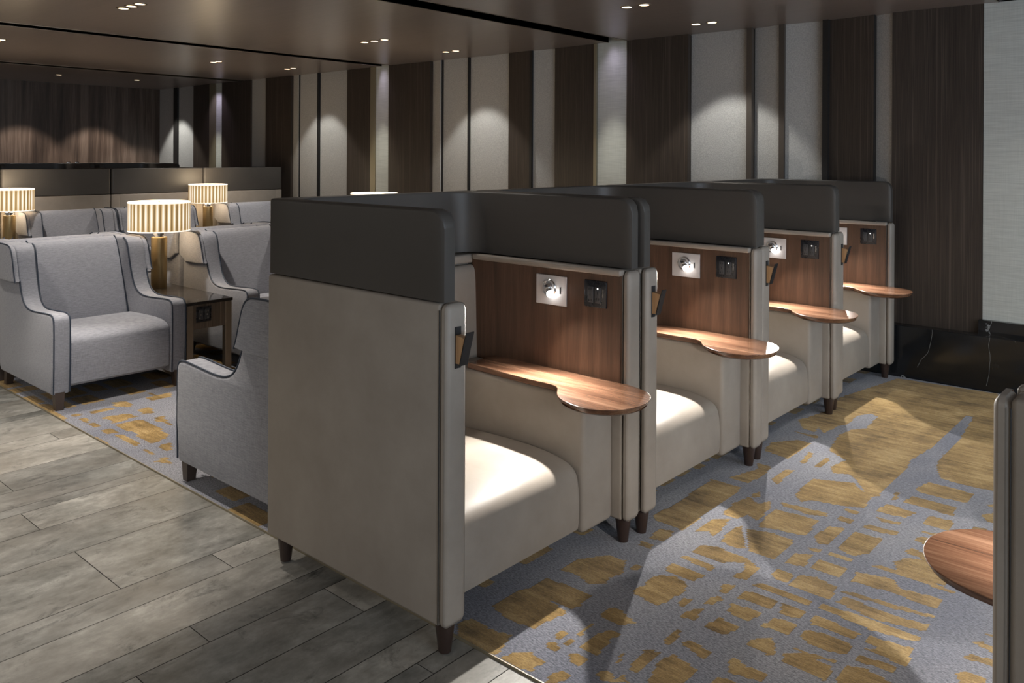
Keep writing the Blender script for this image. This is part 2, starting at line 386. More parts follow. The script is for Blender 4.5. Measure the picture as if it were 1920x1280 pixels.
# carpet
# woven blocks of the carpet, as outlines on the floor in metres; elsewhere the weave repeats loosely
WOVEN = """-0.090,1.402 -0.082,1.631 -0.098,1.980 0.068,1.976 0.080,1.824 0.079,1.569 0.092,1.363 -0.061,1.372
0.014,1.202 -0.001,1.317 0.068,1.328 0.081,1.213
-0.005,1.160 0.061,1.158 0.074,1.122 0.020,1.121
-0.043,2.047 0.018,2.267 0.065,2.309 0.075,2.154 0.062,2.055
0.123,1.800 0.146,1.900 0.211,1.849 0.242,1.924 0.277,1.834 0.288,1.673 0.229,1.704 0.207,1.628 0.144,1.627 0.125,1.683
0.133,1.386 0.126,1.555 0.187,1.610 0.215,1.460 0.212,1.393 0.174,1.436
0.252,1.379 0.245,1.553 0.260,1.580 0.370,1.389 0.335,1.369
0.303,1.659 0.301,1.856 0.496,1.861 0.508,1.673 0.376,1.644 0.321,1.621
0.287,1.564 0.392,1.607 0.491,1.595 0.501,1.379 0.388,1.381
0.282,1.945 0.497,1.968 0.506,1.933 0.442,1.896 0.308,1.907
0.209,1.208 0.209,1.292 0.274,1.326 0.415,1.313 0.488,1.268 0.482,1.148 0.433,1.135 0.444,1.218 0.418,1.271 0.372,1.241 0.349,1.209
0.199,1.142 0.217,1.169 0.349,1.165 0.347,1.120
0.209,1.007 0.204,1.078 0.347,1.078 0.341,1.001
0.542,1.383 0.535,1.490 0.600,1.526 0.612,1.402
0.134,1.937 0.156,1.989 0.182,1.932 0.162,1.899
0.545,1.570 0.618,1.600 0.609,1.557
0.270,0.763 0.200,0.904 0.212,0.957 0.260,0.990 0.332,0.972 0.350,0.910 0.341,0.836 0.328,0.760
0.369,0.824 0.368,0.870 0.405,0.893 0.403,0.809
0.422,0.755 0.433,0.836 0.469,0.859 0.472,0.758
0.441,0.888 0.453,0.974 0.483,0.963 0.478,0.903
0.451,1.001 0.429,1.060 0.476,1.092 0.475,1.003
0.519,0.750 0.529,0.843 0.616,0.829 0.599,0.757 0.557,0.751
0.529,0.896 0.521,0.960 0.635,0.973 0.620,0.882
0.521,1.007 0.518,1.080 0.644,1.089 0.640,1.013
0.521,1.133 0.535,1.165 0.741,1.176 0.743,1.133
0.544,1.255 0.535,1.311 0.605,1.321 0.616,1.228 0.565,1.233
0.628,1.228 0.623,1.326 0.679,1.356 0.768,1.335 0.783,1.223 0.708,1.222
0.683,1.008 0.658,1.084 0.745,1.090 0.750,1.024
0.668,0.892 0.675,0.974 0.762,0.985 0.761,0.894
0.677,0.756 0.682,0.807 0.728,0.848 0.771,0.773 0.763,0.744
0.462,0.571 0.451,0.664 0.476,0.687 0.488,0.579
0.508,0.612 0.519,0.646 0.610,0.636 0.607,0.581
0.473,0.383 0.445,0.444 0.441,0.499 0.487,0.518 0.490,0.469 0.487,0.390
0.537,0.346 0.505,0.476 0.519,0.539 0.618,0.521 0.623,0.417
0.700,0.573 0.678,0.616 0.680,0.661 0.728,0.640 0.797,0.646 0.798,0.593
0.686,0.480 0.681,0.529 0.742,0.543 0.755,0.516
0.799,0.739 0.794,0.793 0.838,0.840 0.942,0.818 0.948,0.734 0.858,0.742
0.293,2.080 0.289,2.330 0.460,2.415 0.586,2.281 0.603,2.144 0.493,2.089 0.379,2.063 0.352,2.008
0.233,2.500 0.224,2.608 0.255,2.656 0.255,2.500
0.665,2.322 0.657,2.442 0.676,2.442 0.683,2.338
0.716,2.545 0.739,2.685 0.950,2.674 0.943,2.526 0.749,2.509
0.719,2.339 0.727,2.440 0.926,2.435 0.935,2.326
0.653,2.144 0.666,2.261 0.802,2.250 0.776,2.155
0.677,2.080 0.782,2.091 0.782,2.064 0.708,2.038
0.661,1.928 0.676,1.975 0.800,1.987 0.800,1.943 0.750,1.930
0.859,2.147 0.856,2.255 0.952,2.272 0.965,2.149
0.866,2.073 0.980,2.085 0.972,2.053 0.885,2.051
0.875,1.953 0.883,2.011 0.963,1.995 0.956,1.928
0.876,1.808 0.884,1.863 0.961,1.850 0.978,1.786
0.534,2.052 0.540,2.087 0.601,2.083 0.602,2.040
0.545,1.933 0.547,1.977 0.617,1.983 0.614,1.926
0.543,1.691 0.545,1.837 0.612,1.870 0.613,1.655 0.571,1.642
0.660,1.650 0.650,1.763 0.659,1.860 0.769,1.870 0.773,1.704 0.730,1.625
0.642,1.575 0.647,1.597 0.738,1.604 0.735,1.567
0.635,1.412 0.637,1.502 0.743,1.509 0.754,1.413
1.028,2.425 1.075,2.496 1.101,2.365 1.063,2.373
1.034,2.173 1.037,2.268 1.085,2.284 1.094,2.201
1.016,2.562 1.053,2.610 1.063,2.559
0.791,1.416 0.784,1.503 0.911,1.544 0.947,1.485 1.094,1.512 1.100,1.417 0.941,1.432
0.812,1.593 0.837,1.626 1.120,1.602 1.118,1.581 0.961,1.588
0.868,1.687 0.894,1.756 0.975,1.795 1.079,1.685 1.077,1.622 0.914,1.598
0.792,1.307 0.809,1.332 1.106,1.369 1.101,1.348 0.968,1.317
0.806,1.226 0.810,1.286 0.999,1.273 1.106,1.293 1.101,1.239 0.943,1.198
0.775,1.143 0.775,1.180 0.938,1.193 1.106,1.195 1.099,1.150 0.961,1.122
0.778,1.050 0.782,1.087 0.946,1.076 0.936,1.027 0.791,1.018
0.798,0.911 0.789,0.968 0.805,0.982 0.863,0.993 0.943,0.987 0.953,0.921 0.890,0.894 0.840,0.894
0.762,0.832 0.940,0.865 0.939,0.850 0.864,0.833
0.970,1.034 0.973,1.084 1.111,1.107 1.112,0.984 0.974,0.992 1.030,1.027
0.975,0.911 0.978,0.951 1.100,0.960 1.101,0.918
0.967,0.792 0.967,0.861 1.019,0.886 1.110,0.866 1.101,0.781 0.986,0.722
1.252,1.358 1.293,1.379 1.297,1.359
1.242,1.278 1.263,1.305 1.310,1.293 1.319,1.249
1.240,1.163 1.261,1.204 1.326,1.211 1.334,1.169
1.246,1.048 1.268,1.089 1.328,1.088 1.330,1.063 1.271,1.003
-0.136,0.195 -0.124,0.248 -0.030,0.241 0.051,0.265 0.084,0.172 0.094,0.151 0.030,0.123 -0.072,0.131
-0.125,0.353 -0.124,0.504 -0.106,0.529 -0.098,0.646 -0.011,0.654 0.107,0.654 0.115,0.568 0.105,0.533 0.035,0.533 0.000,0.530 0.108,0.500 0.092,0.416 0.086,0.345 -0.027,0.327
-0.105,0.724 -0.097,0.852 -0.028,0.960 0.055,0.967 0.102,0.868 0.078,0.806 0.099,0.763 0.047,0.717 -0.036,0.744
0.093,0.924 0.093,0.968 0.133,0.971 0.121,0.917
0.164,0.359 0.156,0.408 0.199,0.398 0.189,0.349
0.216,0.343 0.210,0.384 0.229,0.386 0.230,0.340
0.167,0.307 0.186,0.331 0.222,0.318 0.225,0.283 0.190,0.289
0.101,0.143 0.132,0.207 0.162,0.234 0.242,0.219 0.225,0.189 0.234,0.149
0.266,0.365 0.267,0.404 0.273,0.513 0.335,0.519 0.320,0.475 0.339,0.371 0.325,0.358
0.203,0.576 0.208,0.643 0.250,0.645 0.325,0.609 0.295,0.566 0.220,0.557
0.203,0.778 0.209,0.852 0.202,0.906 0.268,0.779 0.250,0.773
0.286,0.279 0.262,0.316 0.286,0.338 0.328,0.325 0.330,0.284
0.301,0.142 0.284,0.187 0.303,0.225 0.340,0.223 0.337,0.201 0.325,0.156
0.386,0.278 0.395,0.314 0.415,0.325 0.450,0.302 0.460,0.338 0.494,0.314 0.430,0.270
0.403,0.370 0.389,0.438 0.400,0.433 0.413,0.379
0.452,0.378 0.438,0.496 0.457,0.521 0.489,0.469 0.490,0.378
0.217,0.414 0.212,0.508 0.221,0.507 0.232,0.411
-0.135,3.868 0.011,4.665 0.655,4.714 0.942,3.594 1.088,2.784 0.874,2.760 0.770,2.777 0.706,2.956 0.691,3.146 0.696,3.485 0.656,4.008 0.616,4.024 0.616,3.563 0.614,3.267 0.582,2.944 0.606,2.768 0.600,2.534 0.608,2.330 0.576,2.280 0.463,2.454 0.404,2.515 0.333,2.474 0.290,2.555 0.318,2.704 0.192,2.801 0.141,3.101 0.165,3.246 0.220,3.328 0.199,3.609 0.146,3.649 0.099,3.553 0.107,3.323 0.081,3.266 0.064,3.062 -0.127,3.312 -0.080,3.533
-0.155,3.218 -0.122,3.299 -0.016,3.211 0.016,3.048 -0.069,3.065
-0.081,2.554 -0.102,2.702 0.001,2.854 0.076,2.836 0.077,2.512
-0.096,2.978 0.059,2.996 0.065,2.942
-0.022,2.346 0.057,2.344 0.078,2.220 0.071,2.144
0.147,2.499 0.119,2.708 0.151,2.683 0.174,2.499
0.229,2.500 0.220,2.668 0.248,2.667 0.257,2.500
0.132,2.177 0.128,2.359 0.170,2.374 0.179,2.131
-4.200,0.153 -3.876,0.174 -3.537,0.160 -3.479,0.105 -3.768,0.107
-3.667,0.487 -3.648,0.554 -3.514,0.577 -3.492,0.524 -3.551,0.469
-3.577,0.304 -3.555,0.466 -3.509,0.436 -3.519,0.311
-3.605,0.209 -3.561,0.272 -3.526,0.214
-3.467,0.201 -3.463,0.249 -3.361,0.233 -3.350,0.200
-3.395,0.311 -3.364,0.452 -3.256,0.482 -3.224,0.315 -3.307,0.325
-3.339,0.210 -3.335,0.257 -3.228,0.248 -3.226,0.209
-3.181,0.312 -3.191,0.453 -3.075,0.472 -2.966,0.466 -2.788,0.446 -2.727,0.386 -2.705,0.313 -2.847,0.316 -2.994,0.319 -3.052,0.305
-3.150,0.197 -3.141,0.265 -3.037,0.260 -3.050,0.208
-3.007,0.228 -2.979,0.273 -2.744,0.259 -2.711,0.217
-3.613,0.689 -3.614,0.874 -3.519,0.827 -3.510,0.680
-3.382,0.528 -3.393,0.614 -3.242,0.587 -3.270,0.515
-3.166,0.519 -3.145,0.583 -2.933,0.538 -3.050,0.516
-2.635,0.304 -2.652,0.399 -2.510,0.329 -2.544,0.298
-2.651,0.236 -2.530,0.258 -2.517,0.220
-2.426,0.186 -2.451,0.262 -2.325,0.246
-3.135,0.111 -3.056,0.145 -2.784,0.133 -2.845,0.113"""
import numpy as np
def carpet_piece(bm, lay, x0, x1, step):
    y0, y1 = .137, 4.722
    nx, ny = int(round((x1 - x0) / step)), int(round((y1 - y0) / step))
    xs, ys = np.linspace(x0, x1, nx + 1), np.linspace(y0, y1, ny + 1)
    X, Y = np.meshgrid(xs, ys, indexing='ij'); g = np.zeros(X.shape)
    known = (X > -.16) | ((X > -3.75) & (X < -2.0) & (Y < .75))
    rg = random.Random(11); free = np.zeros(X.shape)
    cx = -9.0
    while cx < XR:
        w = rg.uniform(.10, .30); cy = .1
        while cy < 4.8:
            h = rg.uniform(.06, .17)
            if rg.random() < .62:
                k = .5 * rg.uniform(.75, 1.0)
                free[(abs(X - cx - w / 2) < w * k) & (abs(Y - cy - h / 2) < h * k)] = 1
            cy += h + rg.uniform(.0, .05)
        cx += w + rg.choice([.02, .05, .12])
    g[~known] = free[~known]
    for line in WOVEN.split('\n'):
        P = [tuple(map(float, p.split(','))) for p in line.split()]
        px = [p[0] for p in P]; py = [p[1] for p in P]
        i0, i1 = np.searchsorted(xs, [min(px), max(px)]); j0, j1 = np.searchsorted(ys, [min(py), max(py)])
        if i1 <= i0 or j1 <= j0: continue
        sx, sy = X[i0:i1 + 1, j0:j1 + 1], Y[i0:i1 + 1, j0:j1 + 1]; ins = np.zeros(sx.shape, bool); n = len(P)
        for k in range(n):
            (ax, ay), (bx_, by_) = P[k], P[(k + 1) % n]
            if ay != by_: ins ^= ((ay > sy) != (by_ > sy)) & (sx < (bx_ - ax) * (sy - ay) / (by_ - ay) + ax)
        g[i0:i1 + 1, j0:j1 + 1][ins] = 1
    vs = [[bm.verts.new((xs[i], ys[j], .007)) for j in range(ny + 1)] for i in range(nx + 1)]
    for i in range(nx + 1):
        for j in range(ny + 1): vs[i][j][lay] = float(g[i, j])
    for i in range(nx):
        for j in range(ny): bm.faces.new((vs[i][j], vs[i + 1][j], vs[i + 1][j + 1], vs[i][j + 1]))
bm = new(); box(bm, XL, XR - .02, .137, 4.722, -.003, .006)
lay = bm.verts.layers.float.new('gold')
carpet_piece(bm, lay, XL, -3.8, .045); carpet_piece(bm, lay, -3.8, -.16, .02); carpet_piece(bm, lay, -.16, 1.7, .0105); carpet_piece(bm, lay, 1.7, XR - .02, .06)
tag(obj('carpet', bm, M['carpet'], smooth=False), 'blue-grey fitted carpet with brushed gold blocks under booths and armchairs', 'carpet')
bm = new(); box(bm, XL, XR - .02, .1335, .1375, -.003, .0085)
struct('trim_1', bm, M['bronze'])

# ceiling slabs separated by linear slots
SL = [(-9.64, -9.44), (-6.22, -6.03), (-2.76, -2.53), (.62, .84), (4.0, 4.2)]
edges = [XL - .3] + [v for s in SL for v in s] + [XR + .3]
bm = new()
for i in range(0, len(edges), 2): box(bm, edges[i], edges[i + 1], YN - .3, 6.0, ZC, ZC + .1)
box(bm, XL - .3, XR + .3, YN - .3, 6.0, ZC + .24, ZC + .3)
struct('ceiling', bm, M['ceiling'])
for k, (a, b) in enumerate(SL):
    bm = new()
    box(bm, a - .006, a, YN, 4.88, ZC - .004, ZC + .24); box(bm, b, b + .006, YN, 4.88, ZC - .004, ZC + .24)
    struct('trim_%d' % (10 + k), bm, M['champagne'])
    bm = new(); w = b - a
    for j in range(4): box(bm, a + w * (.2 + .2 * j) - .006, a + w * (.2 + .2 * j) + .006, YN, 4.7, ZC + .05, ZC + .09)
    box(bm, a + .003, b - .003, YN, 4.7, ZC + .2, ZC + .235)
    struct('trim_%d' % (20 + k), bm, M['grille'])

# outer walls
bm = new(); box(bm, XL - .3, XL, YN, 6.0, 0, ZC + .3); struct('wall_left', bm, M['wood_wall'])
bm = new(); box(bm, XL - .3, XR + .3, YN - .3, YN, 0, ZC + .3); struct('wall_near', bm, M['plaster'])
bm = new(); box(bm, XR, XR + .2, YN, WIN[0], 0, ZC + .3); box(bm, XR, XR + .2, WIN[1], 6.0, 0, ZC + .3)
box(bm, XR, XR + .2, WIN[0], WIN[1], 0, WIN[2]); box(bm, XR, XR + .2, WIN[0], WIN[1], WIN[3], ZC + .3)
struct('wall_right', bm, M['linen'])
wf = new()
for y in [WIN[0] + (WIN[1] - WIN[0]) * k / 4 for k in range(5)]: box(wf, XR + .02, XR + .1, y - .03, y + .03, WIN[2], WIN[3])
box(wf, XR + .02, XR + .1, WIN[0], WIN[1], WIN[2], WIN[2] + .05); box(wf, XR + .02, XR + .1, WIN[0], WIN[1], WIN[3] - .05, WIN[3])
wfo = struct('window_1', wf, M['blackm'])
bm = new(); box(bm, XL - .3, XR + .3, 5.52, 5.8, 0, ZC + .3); struct('wall_back', bm, M['linen'])

# far wall cladding, from the photograph's bays
def slab(bm, xa, ya, xb, yb, th=.05, z0=0.0, z1=ZC):
    d = Vector((xb - xa, yb - ya, 0)).normalized(); n = Vector((-d.y, d.x, 0)) * th
    P = [(xa, ya), (xb, yb), (xb + n.x, yb + n.y), (xa + n.x, ya + n.y)]
    vs = [bm.verts.new((p[0], p[1], z)) for z in (z0, z1) for p in P]
    for f in ((0, 1, 2, 3), (7, 6, 5, 4), (0, 4, 5, 1), (1, 5, 6, 2), (2, 6, 7, 3), (3, 7, 4, 0)): bm.faces.new([vs[i] for i in f])
kind = {'s': 'stripe', 'f': 'fabric', 'l': 'linen', 'b': 'bronze', 'j': 'joint', 'd': 'frame'}
bays = [
    ('d', -1.305, -1.258, 4.872, 4.872), ('d', -1.013, -.967, 4.872, 4.872), ('j', -.643, -.598, 4.868, 4.868), ('j', -.241, -.237, 4.87, 4.87),
    ('j', -3.775, -3.742, 4.875, 4.875), ('j', -4.711, -4.694, 4.89, 4.89), ('j', -5.146, -5.129, 4.89, 4.89), ('j', -7.59, -7.569, 4.885, 4.885), ('j', -8.024, -8.008, 4.885, 4.885), ('j', -11.672, -11.54, 4.875, 4.875),  # kind, x left, x right, y left, y right
    ('s', -.10, .52, 4.86, 4.88), ('f', -.239, -.102, 4.93, 4.88), ('s', -.60, -.242, 4.91, 4.87), ('f', -.969, -.641, 4.90, 4.925),
    ('f', -1.262, -1.011, 4.945, 4.89), ('f', -1.871, -1.302, 4.925, 4.91), ('s', -2.543, -1.874, 4.875, 4.87),
    ('l', -2.888, -2.546, 4.88, 4.88), ('b', -2.925, -2.89, 4.86, 4.86), ('s', -3.44, -2.927, 4.89, 4.875),
    ('f', -3.745, -3.452, 4.90, 4.92), ('s', -4.083, -3.775, 4.89, 4.875), ('f', -4.695, -4.085, 4.925, 4.91), ('f', -5.13, -4.71, 4.915, 4.905),
    ('f', -5.33, -5.145, 4.93, 4.88), ('s', -6.072, -5.333, 4.87, 4.885), ('l', -6.325, -6.075, 4.88, 4.88), ('b', -6.43, -6.327, 4.87, 4.87),
    ('s', -6.934, -6.432, 4.89, 4.88), ('f', -7.57, -6.937, 4.925, 4.90), ('f', -8.01, -7.589, 4.90, 4.89), ('f', -8.207, -8.022, 4.92, 4.88),
    ('s', -8.85, -8.21, 4.875, 4.88), ('f', -9.255, -8.853, 4.90, 4.90), ('s', -10.10, -9.258, 4.88, 4.88), ('l', -10.27, -10.103, 4.88, 4.88),
    ('b', -10.47, -10.273, 4.87, 4.87), ('s', -11.0, -10.473, 4.88, 4.88), ('f', -11.543, -11.003, 4.905, 4.90), ('f', -12.24, -11.67, 4.91, 4.90)]
bm = new(); box(bm, XL, .52, 4.99, 5.1, 0, ZC + .24); struct('wall_far', bm, M['joint'])
for i, (k, xa, xb, ya, yb) in enumerate(bays):
    bm = new(); slab(bm, xa, ya, xb, yb, z1=ZC + (.238 if k == 'l' else 0))
    struct('wall_far', bm, M[kind[k]])
# black marble plinth
bm = new(); box(bm, XL, XR, 4.735, 4.84, 0, .39, .004, 1); box(bm, .505, XR, 4.84, 5.0, 0, .486)
struct('baseboard_far', bm, M['marble'])
M['vein'] = mat_plain('pale marble vein', (.22, .22, .21), .3)
bm = new()
for vein in ([(.227, .388), (.222, .33), (.212, .28), (.202, .221), (.180, .19), (.155, .166), (.137, .125), (.126, .098)],
             [(.600, .388), (.591, .321), (.598, .28), (.604, .241), (.597, .19), (.598, .135), (.586, .08), (.579, .044)]):
    p = smooth_path([(x, 4.7346, z) for x, z in vein], 1)
    tube(bm, [(x + random.uniform(-.0015, .0015), y, z) for x, y, z in p], .0011, 5)
struct('baseboard_far', bm, M['vein'])
bm = new(); box(bm, .522, XR, 4.885, 5.1, .486, ZC); struct('wall_far', bm, M['linen'])

# housings of the added fill panels, out of view behind the camera
for k, (px, py) in enumerate(FILL_PANELS):
    t = thing('ceiling_panel_lamp', ['flat white ceiling light panel over the left end of the tiled aisle', 'flat white ceiling light panel over the middle of the tiled aisle', 'flat white ceiling light panel nearest the window wall'][k], 'ceiling light', (px, py, ZC))
    bm = new(); box(bm, -1.14, 1.14, -.49, .49, -.03, 0); obj('frame', bm, M['plate'], t, False)

# ------------------------------------------------------------------ downlights
dl0 = thing('downlight', 'x', 'downlight', (0, 0, 0))
bm = new(); lathe(bm, [(.036, -.004), (.050, -.006), (.052, -.002), (.052, 0)], 28, cap=False); obj('trim_ring', bm, M['champagne'], dl0)
bm = new(); lathe(bm, [(.0365, -.0035), (.001, -.0035)], 28, cap=False); obj('lens', bm, M['glow'], dl0)
used = [False]
def downlight(x, y, label, group=None):
    if not used[0]:
        used[0] = True; d = dl0; d.location = (x, y, ZC); d['label'] = label
    else: d = dup(dl0, label, (x, y, ZC))
    return d
WARM = (1.0, .93, .84)
ORD = {0: 'left', 1: 'middle', 2: 'right'}
clusters = [
    ((-1.544, -1.39), 3.36, 'pair at the top picture edge'), ((-1.54, -1.39), 4.405, 'pair by the brightest wall panels'),
    ((-4.547, -4.405, -4.262), .935, 'three at top left'), ((-4.62, -4.468, -4.315), 3.334, 'three near the picture centre'),
    ((-4.539, -4.388), 4.378, 'pair by the middle wall panels'),
    ((-7.47, -7.35), 3.29, 'pair above the far lamp'), ((-7.46, -7.32), 4.32, 'pair by the farthest wall panels'),
    ((-7.42, -7.275), .93, 'pair at the left picture edge')]
for xs, y, where in clusters:
    for i, x in enumerate(xs):
        n = len(xs); od = (ORD[i] if n == 3 else ('left', 'right')[i])
        downlight(x, y, 'warm recessed downlight, %s one of the %s' % (od, where))
for i, (x, y) in enumerate([(-10.74, 2.72), (-10.69, 3.81)]):
    downlight(x, y, 'recessed downlight washing the walnut wall, %s one of the two' % ('left', 'right')[i])
def spot(x, y, e, ang=75, blend=.35, aim=None, size=.03, col=WARM):
    light('downlight_beam', 'SPOT', (x, y, ZC - .02), e, col, aim=aim or (x, y, 0), size=size, spot=ang, blend=blend)
# wall washers
for x, e in ((-1.46, 34), (-4.46, 33), (-7.39, 30), (-11.45, 55)): spot(x, 4.39, e, 82, .25, aim=(x, 4.55, 0), size=.05, col=(.98, .99, .95))
spot(1.9, 3.9, 42, 130, .8, size=.06, col=(.93, 1.0, .96))
for y in (2.72, 3.81, 1.6): spot(-11.6, y, 80, 84, .3, aim=(-11.75, y, 0), size=.05)
# general downlights
for x, y, e in ((-1.46, 3.36, 32), (-4.405, .935, 120), (-4.46, 3.334, 85), (-7.4, 3.29, 80), (-7.35, .93, 90), (-1.46, .93, 26),
                (-4.4, -1.5, 30), (-4.4, -.6, 35), (-1.46, -1.5, 15), (1.75, 2.3, 30), (1.6, 3.36, 45), (-7.35, -1.5, 60), (1.9, -1.7, 16)):
    spot(x, y, e, 88, .6, size=.05)
spot(-2.85, -.12, 170, 74, .35, aim=(-2.75, -.45, 0), size=.04)
# lilac light hidden in the slot ends washes the linen pilasters
for x, zz in ((-2.68, .12), (-6.18, .12), (-10.19, -.02)): light('slot_light', 'SPOT', (x, 4.58, ZC + zz), 5, (.80, .72, 1.0), aim=(x, 4.88, 2.2), size=.03, spot=80, blend=.8); light('slot_wash', 'SPOT', (x, 4.45, ZC + min(zz, .05)), 45, (1, .99, .88), aim=(x, 4.9, .9), size=.03, spot=34, blend=1)

# ------------------------------------------------------------------ booth
BW, BD, BZ0, BZ1, BT = 1.16, 1.04, .112, 1.165, .10
def leg_round(bm, x, y, z1=.125, r0=.021, r1=.036):
    lathe(bm, [(r0, .008), (r0 + .001, .012), (r1, z1)], 20, cx=x, cy=y)
def screen_mesh():
    bm = new(); t = .058; st = []
    x0 = -.018; R, r = .025, .13; W_ = BW
    def side(n=14):
        out = []
        for k in range(n + 1):
            s = (k / n) ** 1.8 * (BD + x0 - r - t)
            out.append(((x0 - s, 0), (x0 - s, t), s))
        for k in range(1, 9):
            a = PI / 2 * k / 8
            o = (-BD + R - R * math.sin(a), R - R * math.cos(a)); i = (-BD + t + r - r * math.sin(a), t + r - r * math.cos(a))
            out.append((o, i, 9))
        return out
    A = side()
    B = [((o[0], W_ - o[1]), (i[0], W_ - i[1]), s) for o, i, s in A][::-1]
    zb, zt, rc = 1.172, 1.472, .055
    rings = []
    for o, i, s in A + B:
        z = zt if s >= rc else zt - rc + math.sqrt(max(0, rc * rc - (rc - s) ** 2))
        sq = 1.0 if s > .012 else .82 + .18 * (s / .012)     # ends softly rounded
        o = Vector((*o, 0)); i = Vector((*i, 0)); c = (o + i) / 2; o = c + (o - c) * sq; i = c + (i - c) * sq
        d = (i - o); e = .012
        prof = [(0.0, zb), (0.0, z - e)]
        for k in range(1, 4): a = PI / 2 * k / 4; prof.append((e * (1 - math.cos(a)) / d.length, z - e + e * math.sin(a)))
        prof += [(e / d.length, z), (1 - e / d.length, z)]
        for k in range(1, 4): a = PI / 2 * (1 - k / 4); prof.append((1 - e * (1 - math.cos(a)) / d.length, z - e + e * math.sin(a)))
        prof += [(1.0, z - e), (1.0, zb)]
        rings.append([bm.verts.new((o.x + d.x * u, o.y + d.y * u, zz)) for u, zz in prof])
    for a, b in zip(rings, rings[1:]):
        for k in range(len(a) - 1): bm.faces.new((a[k], a[k + 1], b[k + 1], b[k]))
        bm.faces.new((a[-1], a[0], b[0], b[-1]))
    bm.faces.new(rings[0]); bm.faces.new(rings[-1])
    return bm
def table_outline():
    raw = [(-.747, .859), (-.35, .838), (-.25, .843), (-.205, .834), (-.178, .808), (-.152, .765), (-.104, .711), (-.03, .674), (.054, .66), (.120, .681), (.176, .735),
           (.204, .80), (.207, .86), (.195, .92), (.161, .986), (.0945, 1.03), (.02, 1.05), (-.03, 1.056), (-.749, 1.056)]
    body = smooth_path(raw[1:17], 2)
    return [raw[0]] + body + [raw[17], raw[18]]
def power_outlet(parent, cx, y, z, s=.115, face=-1, axis='y'):
    bm = new(); box(bm, cx - s / 2, cx + s / 2, y - .008, y + .004, z - s / 2, z + s / 2, .003, 2)
    p = obj('power_outlet', bm, M['black'], parent)
    for (dx, dz) in ((-.024, .0), (.016, .0)):
        bm = new(); box(bm, cx + dx - .015, cx + dx + .015, y - .011, y - .006, z - .038, z + .03, .002, 2)
        obj('socket', bm, M['socket'], p)
    for (dx, dz) in ((-.030, .02), (-.018, .02), (-.024, -.005), (-.030, -.028), (-.018, -.028), (.010, -.02), (.022, -.02), (.016, .005)):
        bm = new(); box(bm, cx + dx - .0022, cx + dx + .0022, y - .0118, y - .009, z + dz - .005, z + dz + .005)
        obj('socket_slot', bm, M['black'], p, False)
    bm = new(); box(bm, cx + .0405, cx + .0435, y - .0095, y - .006, z - .012, z + .024); obj('usb_strip', bm, M['chrome'], p, False)
    bm = new(); lathe(bm, [(.0032, -.0125), (.0032, -.009)], 12, axis='y', off=(cx + .016, y, z + .024)); obj('indicator', bm, M['led'], p)
    return p
